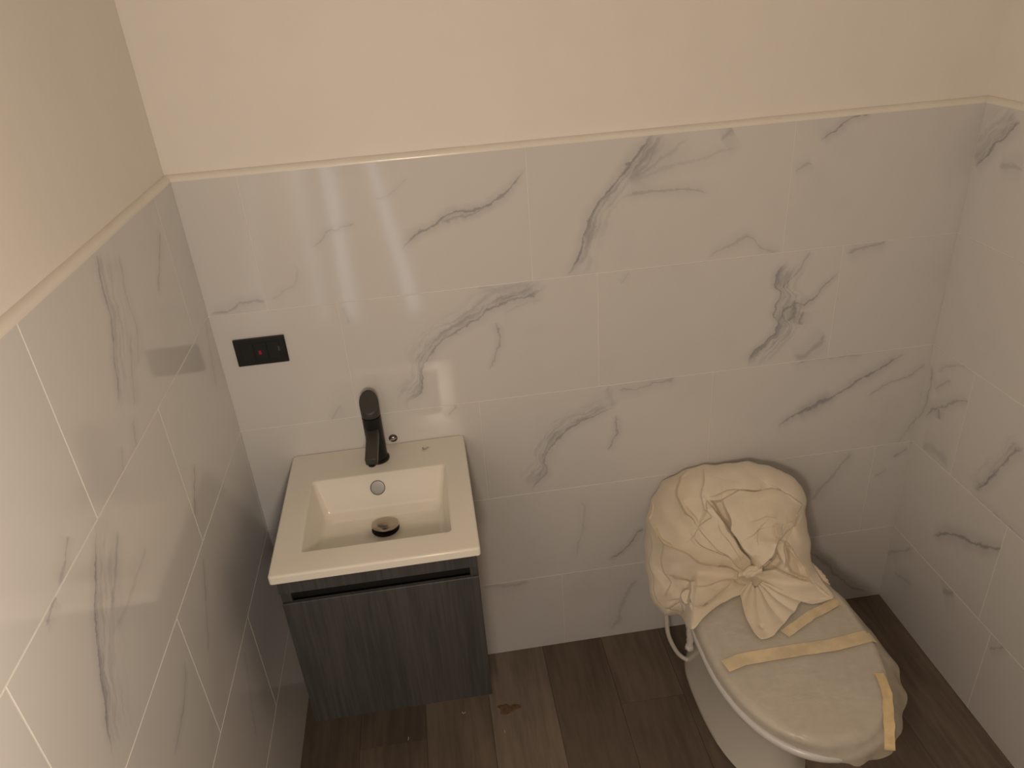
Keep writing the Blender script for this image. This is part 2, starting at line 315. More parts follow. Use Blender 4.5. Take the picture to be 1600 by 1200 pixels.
VEINS = [
["b",0,-1,[[0.602,0.256],[0.58,0.235],[0.535,0.197],[0.479,0.182],[0.429,0.169],[0.385,0.152],[0.34,0.132],[0.306,0.104]],0.006,0.75,0,0],
["b",0,-1,[[0.522,0.193],[0.472,0.173],[0.428,0.156],[0.403,0.156]],0.005,0.45,0,0],
["b",0,-1,[[0.221,0.179],[0.171,0.166],[0.137,0.139],[0.121,0.134]],0.005,0.35,0,0],
["b",0,-1,[[0.344,0.258],[0.306,0.236],[0.276,0.23]],0.005,0.2,0,0],
["b",0,-1,[[0.081,0.098],[0.066,0.054],[0.039,0.038],[0.009,0.015]],0.006,0.2,0,0],
["b",0,-2,[[0.599,0.024],[0.544,0.02],[0.512,0.01],[0.48,0.004]],0.008,0.5,0,0],
["b",1,-2,[[0.568,0.033],[0.536,0.003]],0.006,0.3,0,0],
["b",1,-1,[[0.012,0.289],[0.017,0.24]],0.005,0.25,0,0],
["b",1,-1,[[0.473,0.284],[0.443,0.264],[0.404,0.258],[0.344,0.241],[0.316,0.22],[0.268,0.201],[0.219,0.171],[0.189,0.139],[0.169,0.112],[0.162,0.052],[0.132,0.033],[0.118,0.004]],0.007,0.55,-0.07,0.3],
["b",1,-1,[[0.354,0.204],[0.356,0.153],[0.343,0.111],[0.331,0.082]],0.005,0.6,0,0],
["b",1,-1,[[0.472,0.26],[0.415,0.239],[0.375,0.223]],0.004,0.2,0,0],
["b",1,-1,[[0.316,0.299],[0.386,0.284],[0.451,0.294]],0.03,0.2,0,0],
["b",1,0,[[0.458,0.27],[0.439,0.224],[0.46,0.191],[0.448,0.139],[0.458,0.109],[0.427,0.069],[0.392,0.029],[0.384,0.005]],0.006,0.85,0.09,0.33],
["b",1,0,[[0.6,0.233],[0.57,0.209],[0.527,0.165],[0.487,0.156],[0.457,0.116]],0.005,0.75,0,0],
["b",1,0,[[0.518,0.293],[0.491,0.246],[0.455,0.202]],0.006,0.4,0,0],
["b",1,0,[[0.516,0.145],[0.51,0.11]],0.012,0.6,0,0],
["b",1,0,[[0.582,0.064],[0.545,0.023],[0.502,0.021]],0.018,0.45,0,0],
["b",1,0,[[0.493,0.169],[0.487,0.127],[0.47,0.122]],0.008,0.6,0,0],
["b",1,0,[[0.073,0.294],[0.05,0.267]],0.005,0.3,0,0],
["b",1,1,[[0.115,0.297],[0.067,0.286],[0.007,0.279]],0.01,0.5,0,0],
["b",0,0,[[0.282,0.297],[0.238,0.256],[0.184,0.192],[0.154,0.159],[0.132,0.113],[0.116,0.071],[0.102,0.022],[0.079,0.004]],0.007,0.75,0.06,0.3],
["b",0,0,[[0.457,0.292],[0.428,0.275]],0.016,0.45,0,0],
["b",0,0,[[0.218,0.168],[0.263,0.18],[0.324,0.178],[0.411,0.169]],0.007,0.45,0,0],
["b",0,0,[[0.302,0.295],[0.262,0.242],[0.22,0.2]],0.012,0.35,0,0],
["b",0,0,[[0.356,0.287],[0.321,0.259],[0.274,0.235],[0.227,0.193]],0.012,0.25,0,0],
["b",0,0,[[0.472,0.256],[0.382,0.236],[0.298,0.227],[0.233,0.187]],0.01,0.22,0,0],
["b",0,0,[[0.42,0.011],[0.476,0.037],[0.521,0.042],[0.543,0.017],[0.596,0.006]],0.008,0.4,0,0],
["b",0,1,[[0.174,0.297],[0.113,0.29],[0.085,0.271],[0.063,0.253]],0.006,0.75,0,0],
["b",0,1,[[0.05,0.201],[0.02,0.196],[0.006,0.179]],0.008,0.4,0,0],
["b",2,0,[[0.503,0.297],[0.456,0.291],[0.409,0.282],[0.347,0.282]],0.009,0.45,0,0],
["b",2,0,[[0.339,0.237],[0.292,0.218],[0.245,0.198],[0.196,0.159],[0.171,0.126],[0.158,0.09],[0.16,0.061],[0.126,0.028],[0.113,0.007]],0.007,0.55,-0.07,0.3],
["b",2,0,[[0.347,0.209],[0.351,0.163],[0.339,0.128],[0.331,0.101]],0.005,0.65,0,0],
["b",2,0,[[0.324,0.292],[0.335,0.238]],0.02,0.25,0,0],
["b",2,1,[[0.193,0.092],[0.238,0.137],[0.293,0.166],[0.333,0.183],[0.379,0.209],[0.448,0.244],[0.517,0.279]],0.007,0.85,0,0],
["b",2,1,[[0.246,0.14],[0.294,0.161],[0.333,0.179]],0.012,0.6,0,0],
["b",2,1,[[0.582,0.244],[0.537,0.214],[0.473,0.195],[0.437,0.164]],0.005,0.5,0,0],
["b",2,1,[[0.399,0.295],[0.284,0.3],[0.213,0.292]],0.009,0.35,0,0],
["b",2,1,[[0.597,0.084],[0.585,0.057],[0.551,0.003]],0.008,0.4,0,0],
["b",2,-1,[[0.545,0.295],[0.52,0.268]],0.006,0.4,0,0],
["b",3,0,[[0.364,0.257],[0.371,0.184],[0.356,0.101],[0.342,0.048]],0.008,0.25,0,0],
["b",3,0,[[0.542,0.127],[0.495,0.076],[0.442,0.021]],0.005,0.8,0,0],
["b",3,1,[[0.526,0.292],[0.491,0.229],[0.454,0.173],[0.423,0.135]],0.013,0.4,0,0],
["b",3,2,[[0.096,0.278],[0.064,0.258]],0.006,0.6,0,0],
["b",3,2,[[0.046,0.209],[0.012,0.199]],0.006,0.3,0,0],
["b",4,-1,[[0.499,0.293],[0.443,0.29],[0.366,0.297]],0.016,0.4,0,0],
["b",4,0,[[0.231,0.233],[0.195,0.192],[0.167,0.137],[0.158,0.078],[0.13,0.046]],0.018,0.35,0,0],
["l",0,-1,[[0.321,0.298],[0.342,0.246],[0.358,0.193],[0.386,0.146],[0.43,0.079]],0.006,0.7,-0.1,0.22],
["l",0,-1,[[0.246,0.265],[0.266,0.194],[0.27,0.137],[0.326,0.093]],0.008,0.3,0,0],
["l",0,-1,[[0.022,0.238],[0.086,0.186],[0.131,0.153]],0.005,0.5,0,0],
["l",0,-1,[[0.295,0.149],[0.346,0.091],[0.387,0.054]],0.008,0.3,0,0],
["l",0,-1,[[0.464,0.03],[0.49,-0.012]],0.006,0.35,0,0],
["l",0,-1,[[0.458,-0.022],[0.42,0.001],[0.392,0.045]],0.008,0.35,0,0],
["l",1,0,[[0.33,0.287],[0.373,0.25],[0.424,0.183],[0.471,0.101],[0.495,0.041]],0.006,0.75,-0.1,0.25],
["l",1,0,[[0.273,0.246],[0.329,0.21],[0.369,0.175]],0.012,0.45,0,0],
["l",0,0,[[0.082,0.039],[0.12,0.014],[0.134,0.005]],0.008,0.5,0,0],
["l",1,0,[[0.461,0.294],[0.484,0.295],[0.502,0.292]],0.007,0.6,0,0],
["l",1,-1,[[0.524,0.13],[0.6,0.056]],0.006,0.55,0,0],
["l",2,-1,[[0.417,0.278],[0.471,0.214],[0.544,0.139]],0.006,0.45,0,0],
["l",2,0,[[0.022,0.225],[0.082,0.184],[0.176,0.164]],0.006,0.5,0,0],
["l",1,0,[[0.21,0.17],[0.321,0.153],[0.385,0.154]],0.012,0.25,0,0],
["l",3,0,[[0.074,0.276],[0.133,0.162],[0.166,0.077]],0.006,0.3,0,0],
["l",1,-1,[[0.137,0.318],[0.158,0.214],[0.175,0.122]],0.006,0.35,0,0],
["l",1,-1,[[0.203,0.329],[0.249,0.226],[0.276,0.159]],0.008,0.25,0,0],
["r",2,-1,[[0.428,0.246],[0.453,0.221],[0.457,0.155],[0.434,0.069]],0.006,0.55,0,0],
["r",2,-1,[[0.602,0.229],[0.553,0.19],[0.491,0.135],[0.461,0.097]],0.008,0.6,0,0],
["r",2,-1,[[0.524,0.239],[0.473,0.191]],0.008,0.4,0,0],
["r",2,-1,[[0.596,0.301],[0.533,0.289],[0.472,0.238]],0.006,0.35,0,0],
["r",2,-1,[[0.509,0.145],[0.511,0.117]],0.012,0.55,0,0],
["r",2,-1,[[0.474,0.012],[0.539,0.029],[0.587,0.015]],0.03,0.3,0,0],
["r",2,0,[[0.196,0.206],[0.154,0.148],[0.125,0.072],[0.091,0.017]],0.008,0.6,-0.05,0.25],
["r",3,-1,[[0.382,0.09],[0.454,0.157],[0.509,0.178],[0.578,0.216],[0.648,0.262]],0.01,0.8,0,0],
["r",2,0,[[0.08,-0.004],[0.138,0.0],[0.217,-0.002],[0.266,0.006]],0.009,0.4,0,0],
["r",4,-1,[[0.154,0.176],[0.276,0.293]],0.01,0.45,0,0],
["r",0,-1,[[0.371,0.277],[0.34,0.242],[0.308,0.216],[0.299,0.197],[0.276,0.171],[0.259,0.156]],0.008,0.7,-0.1,0.25],
["r",0,-1,[[0.408,0.184],[0.361,0.182],[0.334,0.173]],0.012,0.4,0,0],
["r",4,-1,[[0.414,0.269],[0.457,0.298]],0.02,0.5,0,0],
["r",4,-1,[[0.215,0.161],[0.305,0.177]],0.015,0.3,0,0],
["r",4,0,[[0.008,0.251],[0.052,0.308]],0.009,0.5,0,0]]

HR = .3
JOINTS = {'b': [.7308, .8831, .5791, .465, .766], 'l': [.7204, .4086, .6115, .3086, .5086], 'r': [.35, .55, .1656, .38, .426]}
by = {}
for wl_, row, col, pts, w_, s_, wa, ws in VEINS: by.setdefault((wl_, row, col), []).append((pts, w_, s_, wa, ws))
for k, (wall, row) in enumerate([('l', 0), ('l', 2), ('r', 1)]): pass
plain = [marble('marble_plain_%d' % i, v, i + 40) for i, v in enumerate([
    [], [([[.1, .28], [.2, .2], [.26, .12], [.38, .03]], .006, .45, .05, .2)], [([[.5, .25], [.4, .2], [.33, .1]], .007, .4, 0, 0)]])]
G = .0010
n_ = 0
for wall, rng_ in (('b', (0.0, W)), ('l', (0.0, DEPTH)), ('r', (0.0, DEPTH))):
    par = {'b': wb, 'l': wl, 'r': wr}[wall]
    for row in range(5):
        z1 = T - HR * row; z0 = max(0.0, T - HR * (row + 1)); zo = T - HR * (row + 1)
        for col in range(-3, 5):
            u0 = JOINTS[wall][row] + .6 * col; u1 = u0 + .6
            a = max(u0, rng_[0]); b_ = min(u1, rng_[1])
            if b_ - a < .004: continue
            n_ += 1
            v = by.get((wall, row, col))
            mat = marble('marble_%s%d%d' % (wall, row, col + 3), v, n_) if v else (plain[n_ % 3] if a > .9 or wall == 'l' and a > .3 else plain[0])
            # local frame: +x = direction of growing u for back/right walls; tile face towards -y
            la, lb = a - u0 + G, b_ - u0 - G
            if a == rng_[0]: la = a - u0
            tm = box_bm(la, lb, 0, TH - .002, max(z0 - zo, 0) + (G if z0 > 0 else .001), z1 - zo - (G if row else 0), .0006, 1)
            if wall == 'b': loc, rot = (u0, 0, zo), 0
            elif wall == 'r': loc, rot = (W, -u0, zo), -math.pi / 2
            else:
                for vv in tm.verts: vv.co.y = -vv.co.y      # left wall: u grows towards -y, face towards +x
                loc, rot = (0, -u0, zo), -math.pi / 2
            me = me_from('tile', tm)
            link('tile', me, mat, par, loc, (0, 0, rot))

# painted caulk ledge on top of the tiles
def cap(name, rot, loc, length):
    prof = []
    for k in range(9):
        a = math.pi / 2 * k / 8
        prof.append((-.001 + (TH + .001) * (1 - math.cos(a)), .001 + .011 * math.sin(a)))
    prof = [(-.001, -.001)] + prof + [(TH + .001, -.001)]
    n = 60; rings = []
    for i in range(n + 1):
        x = length * i / n
        w_ = .0007 * noise.noise(Vector((x * 9, loc[0], loc[1])))
        rings.append([(x, y + w_ * .5, z + (w_ if z > 0 else 0)) for y, z in prof])
    o = grid_mesh(name, rings, len(prof), n + 1, True, True, M_cap)
    o.location = loc; o.rotation_euler = (0, 0, rot)
    return struct(o)
cap('trim_1', 0, (-TH, 0, T), W + 2 * TH)
cap('trim_2', math.pi / 2, (0, -DEPTH, T), DEPTH)
cap('trim_3', -math.pi / 2, (W, 0, T), DEPTH)

# floor planks, running towards the back wall
ends = {-1: -.7, 0: -.255, 1: -.95, 2: -.62, 3: -1.05, 4: -.245, 5: -.75, 6: -.4, 7: -1.0, 8: -.6}
tone = {(0, 0): 1, (0, 1): 3, (1, 0): 0, (1, 1): 1, (2, 0): 2, (3, 0): 1, (4, 0): 3, (4, 1): 1, (5, 0): 1, (3, 1): 0, (2, 1): 0}
for i in range(-1, 9):
    x0 = .155 + .18 * i; x1 = x0 + .18
    x0 = max(x0, -TH); x1 = min(x1, W + TH)
    if x1 - x0 < .005: continue
    ys = [TH, ends[i], ends[i] - 1.2, -DEPTH]
    ys = [y for y in ys if y >= -DEPTH]
    if ys[-1] > -DEPTH: ys.append(-DEPTH)
    for j in range(len(ys) - 1):
        if ys[j] - ys[j + 1] < .01: continue
        k = tone.get((i, j), (i * 3 + j * 2) % 4)
        o = box('plank', x0 + .0004, x1 - .0004, ys[j + 1] + .0004, ys[j] - .0004, -.004, 0, M_planks[k], fl, .0004, 1)

# blockers added in the doorway, out of view, to cut daylight into wall streaks
def blocker(xs, y, z1, label):
    (a0, a1), (b0, b1) = xs          # bottom and top x range
    bm = bmesh.new()
    vs = [bm.verts.new(c) for c in ((a0, y, .001), (a1, y, .001), (b1, y - .0, z1), (b0, y - .0, z1), (a0, y + .018, .001), (a1, y + .018, .001), (b1, y + .018, z1), (b0, y + .018, z1))]
    for f in ((0, 1, 2, 3), (7, 6, 5, 4), (0, 4, 5, 1), (1, 5, 6, 2), (2, 6, 7, 3), (3, 7, 4, 0)): bm.faces.new([vs[i] for i in f])
    bmesh.ops.bevel(bm, geom=bm.edges[:], offset=.002, segments=1, affect='EDGES')
    tag(link('daylight_blocker', me_from('daylight_blocker', bm), M_blocker), label, 'blocker')
blocker(((.09, .40), (.12, .13)), -DEPTH - .09, DH - .005, 'tapered blocker added in the doorway behind the viewer to shape daylight')
blocker(((.47, DX1 - .002), (.16, DX1 - .002)), -DEPTH - .06, DH - .005, 'wide blocker added at the right of the doorway to cut off daylight')

# ------------------------------------------------------------------ wash basin
BX0, BX1, BY0, BY1, BZ = .107, .532, -.438, -.002, .788
IX0, IX1, IY0, IY1 = .167, .477, -.371, -.124
def rrect(x0, x1, y0, y1, r, n=6):
    out = []
    for cx, cy, a0 in ((x1 - r, y1 - r, 0), (x0 + r, y1 - r, 90), (x0 + r, y0 + r, 180), (x1 - r, y0 + r, 270)):
        for k in range(n + 1):
            a = math.radians(a0 + 90 * k / n); out.append((cx + r * math.cos(a), cy + r * math.sin(a)))
    return out
def basin():
    rings = []
    def ring(x0, x1, y0, y1, r, z): rings.append([(x, y, z) for x, y in rrect(x0, x1, y0, y1, r)])
    d = .0
    ring(BX0 + .05, BX1 - .05, BY0 + .05, BY1 - .08, .02, BZ - .11)    # underside of the bowl
    ring(BX0 + .045, BX1 - .045, BY0 + .045, BY1 - .08, .02, BZ - .022)
    ring(BX0 + .004, BX1 - .004, BY0 + .004, BY1 - .001, .006, BZ - .022)
    ring(BX0, BX1, BY0, BY1, .007, BZ - .019)
    for k in range(6):
        a = math.pi / 2 * k / 5; e = .005 * (1 - math.cos(a)); ring(BX0 + e, BX1 - e, BY0 + e, BY1 - e * .3, .008, BZ - .005 + .005 * math.sin(a))
    ring(BX0 + .008, BX1 - .008, BY0 + .008, BY1 - .004, .009, BZ)
    ring(IX0 - .007, IX1 + .007, IY0 - .007, IY1 + .007, .012, BZ)
    for k in range(6):
        a = math.pi / 2 * k / 5; e = -.004 + .004 * math.sin(a)
        ring(IX0 + e, IX1 - e, IY0 + e, IY1 - e, .009, BZ - .0002 - .004 * (1 - math.cos(a)))
    # walls sloping in
    zb = BZ - .088
    def at(f, z, r): ring(IX0 + .020 * f, IX1 - .018 * f, IY0 + .014 * f, IY1 - .040 * f, r, z)
    for f in (.25, .5, .75, .88): at(f, BZ - .004 - (.084) * f, .010 + .006 * f)
    for k in range(1, 6):
        a = math.pi / 2 * k / 5
        f = .88 + .12; e = .012 * math.sin(a)
        ring(IX0 + .019 + e, IX1 - .017 - e, IY0 + .013 + e, IY1 - .038 - e, .016, zb + .010 * (1 - math.sin(a)) - .002)
    cx, cy = .325, -.213
    base = rings[-1]
    for f in (.7, .4, .15):
        rings.append([(cx + (x - cx) * f, cy + (y - cy) * f, zb - .002 - .006 * (1 - f)) for x, y, _ in base])
    return rings
bs = tag(empty('wash_basin', (.32, -.22, BZ - .022)), 'white square ceramic wash basin sitting on the dark vanity cabinet', 'sink')
R_ = basin()
keep(grid_mesh('bowl', R_, len(R_[0]), len(R_), True, True, M_ceramic), bs)
dr = lathe('drain_cap', [(0, .010), (.018, .0105), (.027, .0098), (.0305, .0085), (.0315, .0068), (.030, .0055), (.0, .0055)][::-1], M_bronze); dr.location = (.326, -.221, BZ - .085); dr.rotation_euler = (-.16, .05, 0); keep(dr, bs); dr['label'] = 'polished round pop-up drain plug'
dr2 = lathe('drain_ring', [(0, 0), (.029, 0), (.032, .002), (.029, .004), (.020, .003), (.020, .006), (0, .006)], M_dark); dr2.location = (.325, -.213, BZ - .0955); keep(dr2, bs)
ang = math.atan2(.084, .040)
ov = lathe('overflow_cover', [(0, 0), (.0165, 0), (.0175, .001), (.0168, .0018), (.015, .0019), (.006, .00192), (0, .00193)], M_chromed); ov.location = (.3145, -.1375, .757); ov.rotation_euler = (math.radians(65), 0, 0); keep(ov, bs); ov['label'] = 'round chrome overflow cover'

# ------------------------------------------------------------------ tap
TX, TY = .3205, -.062
tp = tag(empty('basin_tap', (TX, TY, BZ)), 'matte black single lever tap on the basin ledge', 'tap')
keep(lathe('base_ring', [(0, 0), (.0255, 0), (.0265, .0015), (.0265, .005), (.0245, .0065), (0, .0065)], M_black, loc=(TX, TY, BZ)), tp)
rings = []
n = 40
for z, dz, r in [(0.0065, 0, .0225), (.03, 0, .0223), (.09, 0, .0222), (.122, 0, .0222)]:
    rings.append([(TX + r * math.cos(2 * math.pi * k / n), TY + r * math.sin(2 * math.pi * k / n), BZ + z) for k in range(n)])
keep(grid_mesh('column', rings, n, len(rings), True, True, M_black), tp)
# lever head: separate cap whose flat top is cut on a slope towards the front
rings = []
for z, sl, r in [(.1245, 0, .0205), (.1245, 0, .0222), (.130, 0, .0224), (.152, 1, .0224), (.154, 1, .0214), (.1542, 1, .020), (.1543, 1, 0)]:
    rings.append([(TX + r * math.cos(2 * math.pi * k / n), TY + r * math.sin(2 * math.pi * k / n),
                   BZ + z + sl * (.95 * r * math.sin(2 * math.pi * k / n) + .006)) for k in range(n)])
keep(grid_mesh('lever', rings, n, len(rings), True, True, M_tapgrey), tp)
bm = bmesh.new(); box_bm(-.0140, .0140, -.098, .0, -.010, .010, .003, 3, bm)
sp = link('spout', me_from('spout', bm), M_tapgrey, None, (TX - .0005, TY - .012, BZ + .086), (math.radians(14), 0, math.radians(-3))); autosmooth(sp); keep(sp, tp)
ae = lathe('aerator', [(0, 0), (.009, 0), (.010, .002), (.010, .006), (0, .006)], M_black); ae.location = (TX - .006, TY - .096, BZ + .0475); keep(ae, tp)

# ------------------------------------------------------------------ vanity cabinet
CX0, CX1, CY, CZ0, CZ1 = .117, .523, -.424, .338, BZ - .0225
vc = tag(empty('vanity_cabinet', (.32, -.2, CZ0)), 'wall hung dark grey woodgrain vanity cabinet under the basin', 'cabinet')
t_ = .016
def part(name, *a, mat=M_cab, bev=.0008, label=None):
    o = keep(box(name, *a, mat, None, bev, 1), vc)
    if label: o['label'] = label
    return o
part('side_panel', CX0, CX0 + t_, CY + .019, -.004, CZ0, CZ1)
part('side_panel', CX1 - t_, CX1, CY + .019, -.004, CZ0, CZ1)
part('bottom_panel', CX0 + t_, CX1 - t_, CY + .019, -.004, CZ0 + .001, CZ0 + t_)
part('back_panel', CX0 + t_, CX1 - t_, -.012, -.004, CZ0 + t_, CZ1 - .06)
part('top_rail', CX0, CX1, CY, CY + .0185, .728, CZ1)
DZ = .7005
o = part('door', CX0 + .0005, CX1 - .0005, CY, CY + .010, CZ0 + .0015, DZ)
part('door_backing', CX0 + .018, CX1 - .018, CY + .0102, CY + .0188, CZ0 + .018, DZ - .035)
bm = box_bm(CX0 + .030, CX1 - .018, CY + .008, CY + .045, DZ - .001, .7275)
# recessed finger pull: near-black sheet standing in for shade, with end blocks
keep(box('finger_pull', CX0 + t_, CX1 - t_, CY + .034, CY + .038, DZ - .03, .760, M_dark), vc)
bm.free()
part('pull_block', CX0 + .0005, CX0 + .021, CY + .005, CY + .033, DZ + .0006, .7274)
part('pull_block', CX1 - .017, CX1 - .0005, CY + .005, CY + .033, DZ + .0006, .7274)

# ------------------------------------------------------------------ switch plate
sw = tag(empty('switch_plate', (.0955, 0, 1.0825)), 'black rectangular socket plate with small red indicator on the marble wall', 'switch')
sx0, sx1, sz0, sz1 = .038, .153, 1.049, 1.116
bm = bmesh.new()
box_bm(sx0, sx1, -.006, -.0002, sz0, sz1, .0018, 2, bm)
keep(link('plate', me_from('plate', bm), M_switch), sw)
keep(box('module', sx0 + .014, sx0 + .042, -.0078, -.0056, sz0 + .012, sz1 - .012, M_switch, None, .0008, 1), sw)
keep(box('module', sx0 + .0435, sx0 + .0715, -.0078, -.0056, sz0 + .012, sz1 - .012, M_switch, None, .0008, 1), sw)
keep(box('module', sx0 + .073, sx0 + .101, -.0078, -.0056, sz0 + .012, sz1 - .012, M_switch, None, .0008, 1), sw)
rd = keep(box('indicator_light', .0905, .0965, -.0092, -.0076, 1.0755, 1.0855, M_red, None, .001, 2), sw); rd['label'] = 'small red indicator'
keep(box('mark', .1345, .1385, -.0083, -.0077, 1.080, 1.0915, M_nickel, None, .0003, 1), sw)['label'] = 'small grey mark'

# ------------------------------------------------------------------ wall fixing beside the tap and screw on the ledge
wf = tag(empty('wall_bolt', (.357, -.0002, .8035)), 'slotted chrome bolt head in the tile right of the tap', 'bolt')
o = lathe('washer', [(0, 0), (.0104, 0), (.0108, .001), (.0102, .0016), (0, .0016)], M_tapgrey); o.location = (.357, -.0002, .8035); o.rotation_euler = (math.pi / 2, 0, 0); keep(o, wf)
o = lathe('head', [(0, .0012), (.0062, .0012), (.006, .003), (.004, .0045), (0, .005)], M_chrome, n=20); o.location = (.357, -.0002, .8035); o.rotation_euler = (math.pi / 2, 0, 0); keep(o, wf)
bm = box_bm(-.0088, .0088, -.0062, -.0046, -.0016, .0016, .0004, 1)
o = link('slot_bar', me_from('slot_bar', bm), M_chrome, None, (.357, 0, .8035), (0, -.25, 0)); keep(o, wf)
sc = tag(empty('loose_screw', (.436, -.044, BZ)), 'tiny silver screw lying on the basin ledge', 'screw')
o = tube('shank', [(.430, -.048, BZ + .002), (.441, -.042, BZ + .0022)], .0014, M_chrome, None, 8, 6, wob=.18); keep(o, sc)
o = lathe('head', [(0, 0), (.0034, 0), (.0036, .0008), (.002, .0018), (0, .0018)], M_chrome, n=16); o.location = (.4295, -.0483, BZ + .0036); o.rotation_euler = (math.pi / 2, 0, -1.05); keep(o, sc)

# ------------------------------------------------------------------ toilet
TC = 1.200
def egg(hw, yb, yt, z, n=72, pb=3.4, xc=TC, ym=None):
    """egg-shaped ring: rounded-square back at yb, elliptical front tip at yt"""
    if ym is None: ym = yb + (yt - yb) * .42
    out = []
    for k in range(n):
        a = 2 * math.pi * k / n; c, s = math.cos(a), math.sin(a)
        if s > 0: e = 2 / pb; x = hw * math.copysign(abs(c) ** e, c); y = ym + (yb - ym) * abs(s) ** e
        else:
            e = 2 / 2.15; x = hw * math.copysign(abs(c) ** e, c); y = ym + (yt - ym) * abs(s) ** e
        out.append((xc + x, y, z))
    return out
tl = tag(empty('toilet', (TC, -.35, 0)), 'white one-piece toilet half wrapped in film and cream cloth', 'toilet')
secs = [(.0, .120, -.09, -.560), (.006, .124, -.088, -.565), (.014, .122, -.09, -.560), (.06, .112, -.09, -.548), (.14, .106, -.09, -.545), (.20, .110, -.085, -.565),
        (.25, .125, -.08, -.605), (.29, .146, -.075, -.655), (.33, .165, -.07, -.700), (.36, .175, -.07, -.722), (.378, .178, -.07, -.728), (.385, .174, -.072, -.722), (.385, .12, -.10, -.66)]
rings = [egg(h, yb, yt, z) for z, h, yb, yt in secs]
keep(grid_mesh('pedestal', rings, 72, len(rings), True, True, M_porc), tl)
secs = [(.36, .13, -.20, -.03), (.40, .13, -.19, -.03), (.50, .12, -.165, -.032), (.54, .115, -.15, -.035), (.555, .10, -.14, -.045), (.562, .08, -.12, -.06)]
rings = []
for z, hw, y0, y1 in secs:
    rings.append([(x, y, z) for x, y in rrect(1.17 - hw, 1.17 + hw, y0, y1, min(.045, (y1 - y0) * .45), 8)])
keep(grid_mesh('tank', rings, len(rings[0]), len(rings), True, True, M_porc), tl)
LT = .437
def slab(name, hw, yb, yt, z0, z1, r, mat, dome=0):
    sec = [(z0, r * .8), (z0 + r * .2, r * .25), (z0 + r * .6, 0)]
    sec += [(z1 - r + r * math.sin(a), r * (1 - math.cos(a))) for a in [math.pi / 2 * k / 6 for k in range(7)]]
    rg = [egg(hw - i, yb - i, yt + i, z) for z, i in sec]
    if dome:
        for f in (.85, .65, .4, .15): rg.append([(TC + (x - TC) * f, -.5 + (y + .5) * f, z1 + dome * (1 - f * f)) for x, y, _ in rg[9]])
    return keep(grid_mesh(name, rg, 72, len(rg), True, True, mat), tl)
slab('seat', .193, -.262, -.760, .386, .4045, .009, M_seat)
slab('lid', .186, -.262, -.748, .4095, LT - .004, .013, M_seat, .004)
for dx in (-.08, .08):
    keep(tube('hinge', [(TC + dx - .02, -.262, .418), (TC + dx + .02, -.262, .418)], .011, M_seat, None, 14, 2), tl)

# supply hose and wrapped valve beside the toilet
hs = tag(empty('supply_hose', (1.04, -.15, .1)), 'thin white water hose looping beside the toilet base', 'hose')
keep(tube('hose', [(1.030, -.14, .26), (1.030, -.148, .203), (1.038, -.15, .130), (1.066, -.155, .060), (1.098, -.165, .034), (1.13, -.175, .03)], .0062, M_hose, None, 12, 8), hs)
vl = tag(empty('angle_valve', (1.072, -.20, .2)), 'white film wrapped valve hanging under the cloth left of the toilet', 'valve')
keep(tube('valve_body', [(1.048, -.19, .33), (1.060, -.205, .29), (1.070, -.215, .25), (1.073, -.22, .20), (1.072, -.222, .165)], .015, M_hose, None, 14, 5, r2=.0085, wob=.09), vl)
keep(lathe('end_nut', [(0, 0), (.011, 0), (.0125, .002), (.0125, .012), (.010, .015), (0, .015)], M_hose, n=6, loc=(1.0717, -.2225, .150)), vl)
keep(tube('wrap', [(1.03, -.18, .345), (1.055, -.225, .315), (1.085, -.232, .330)], .012, M_hose, None, 12, 5, r2=.016, wob=.14), vl)

# ------------------------------------------------------------------ plastic film over the lid
def lid_z(x, y):
    q = ((x - TC) / .17) ** 2 + ((y + .5) / .24) ** 2
    return LT - .001 + .004 * max(0, 1 - q)
fm = tag(empty('plastic_film', (TC, -.5, LT)), 'milky plastic film masked over the toilet lid with yellow tape', 'plastic film')
nphi = 180
o1 = np.array(egg(.178, -.275, -.738, 0, nphi)); o2 = np.array(egg(.1885, -.262, -.750, 0, nphi)); o3 = np.array(egg(.1905, -.262, -.7535, 0, nphi))
FR = [(-118, 0, .397), (-106, .004, .395), (-92, .012, .388), (-75, .022, .386), (-62, .030, .388), (-50, .024, .386), (-38, .030, .388), (-25, .036, .395), (-12, .034, .400), (0, .024, .405), (10, .010, .408), (22, .004, .412), (40, .002, .410), (60, 0, .397)]
rows = []
for f in (0.001, .2, .4, .6, .75, .88, .96, 1.0):
    rr = []
    for k in range(nphi):
        x = TC + (o1[k, 0] - TC) * f; y = -.5 + (o1[k, 1] + .5) * f
        z = lid_z(x, y) + .0022 + .0009 * noise.noise(Vector((x * 30, y * 50, 0)))
        rr.append((x, y, z))
    rows.append(rr)
def edge(k):
    a = math.degrees(math.atan2(o2[k, 1] + .5, (o2[k, 0] - TC) * 1.35)); return a
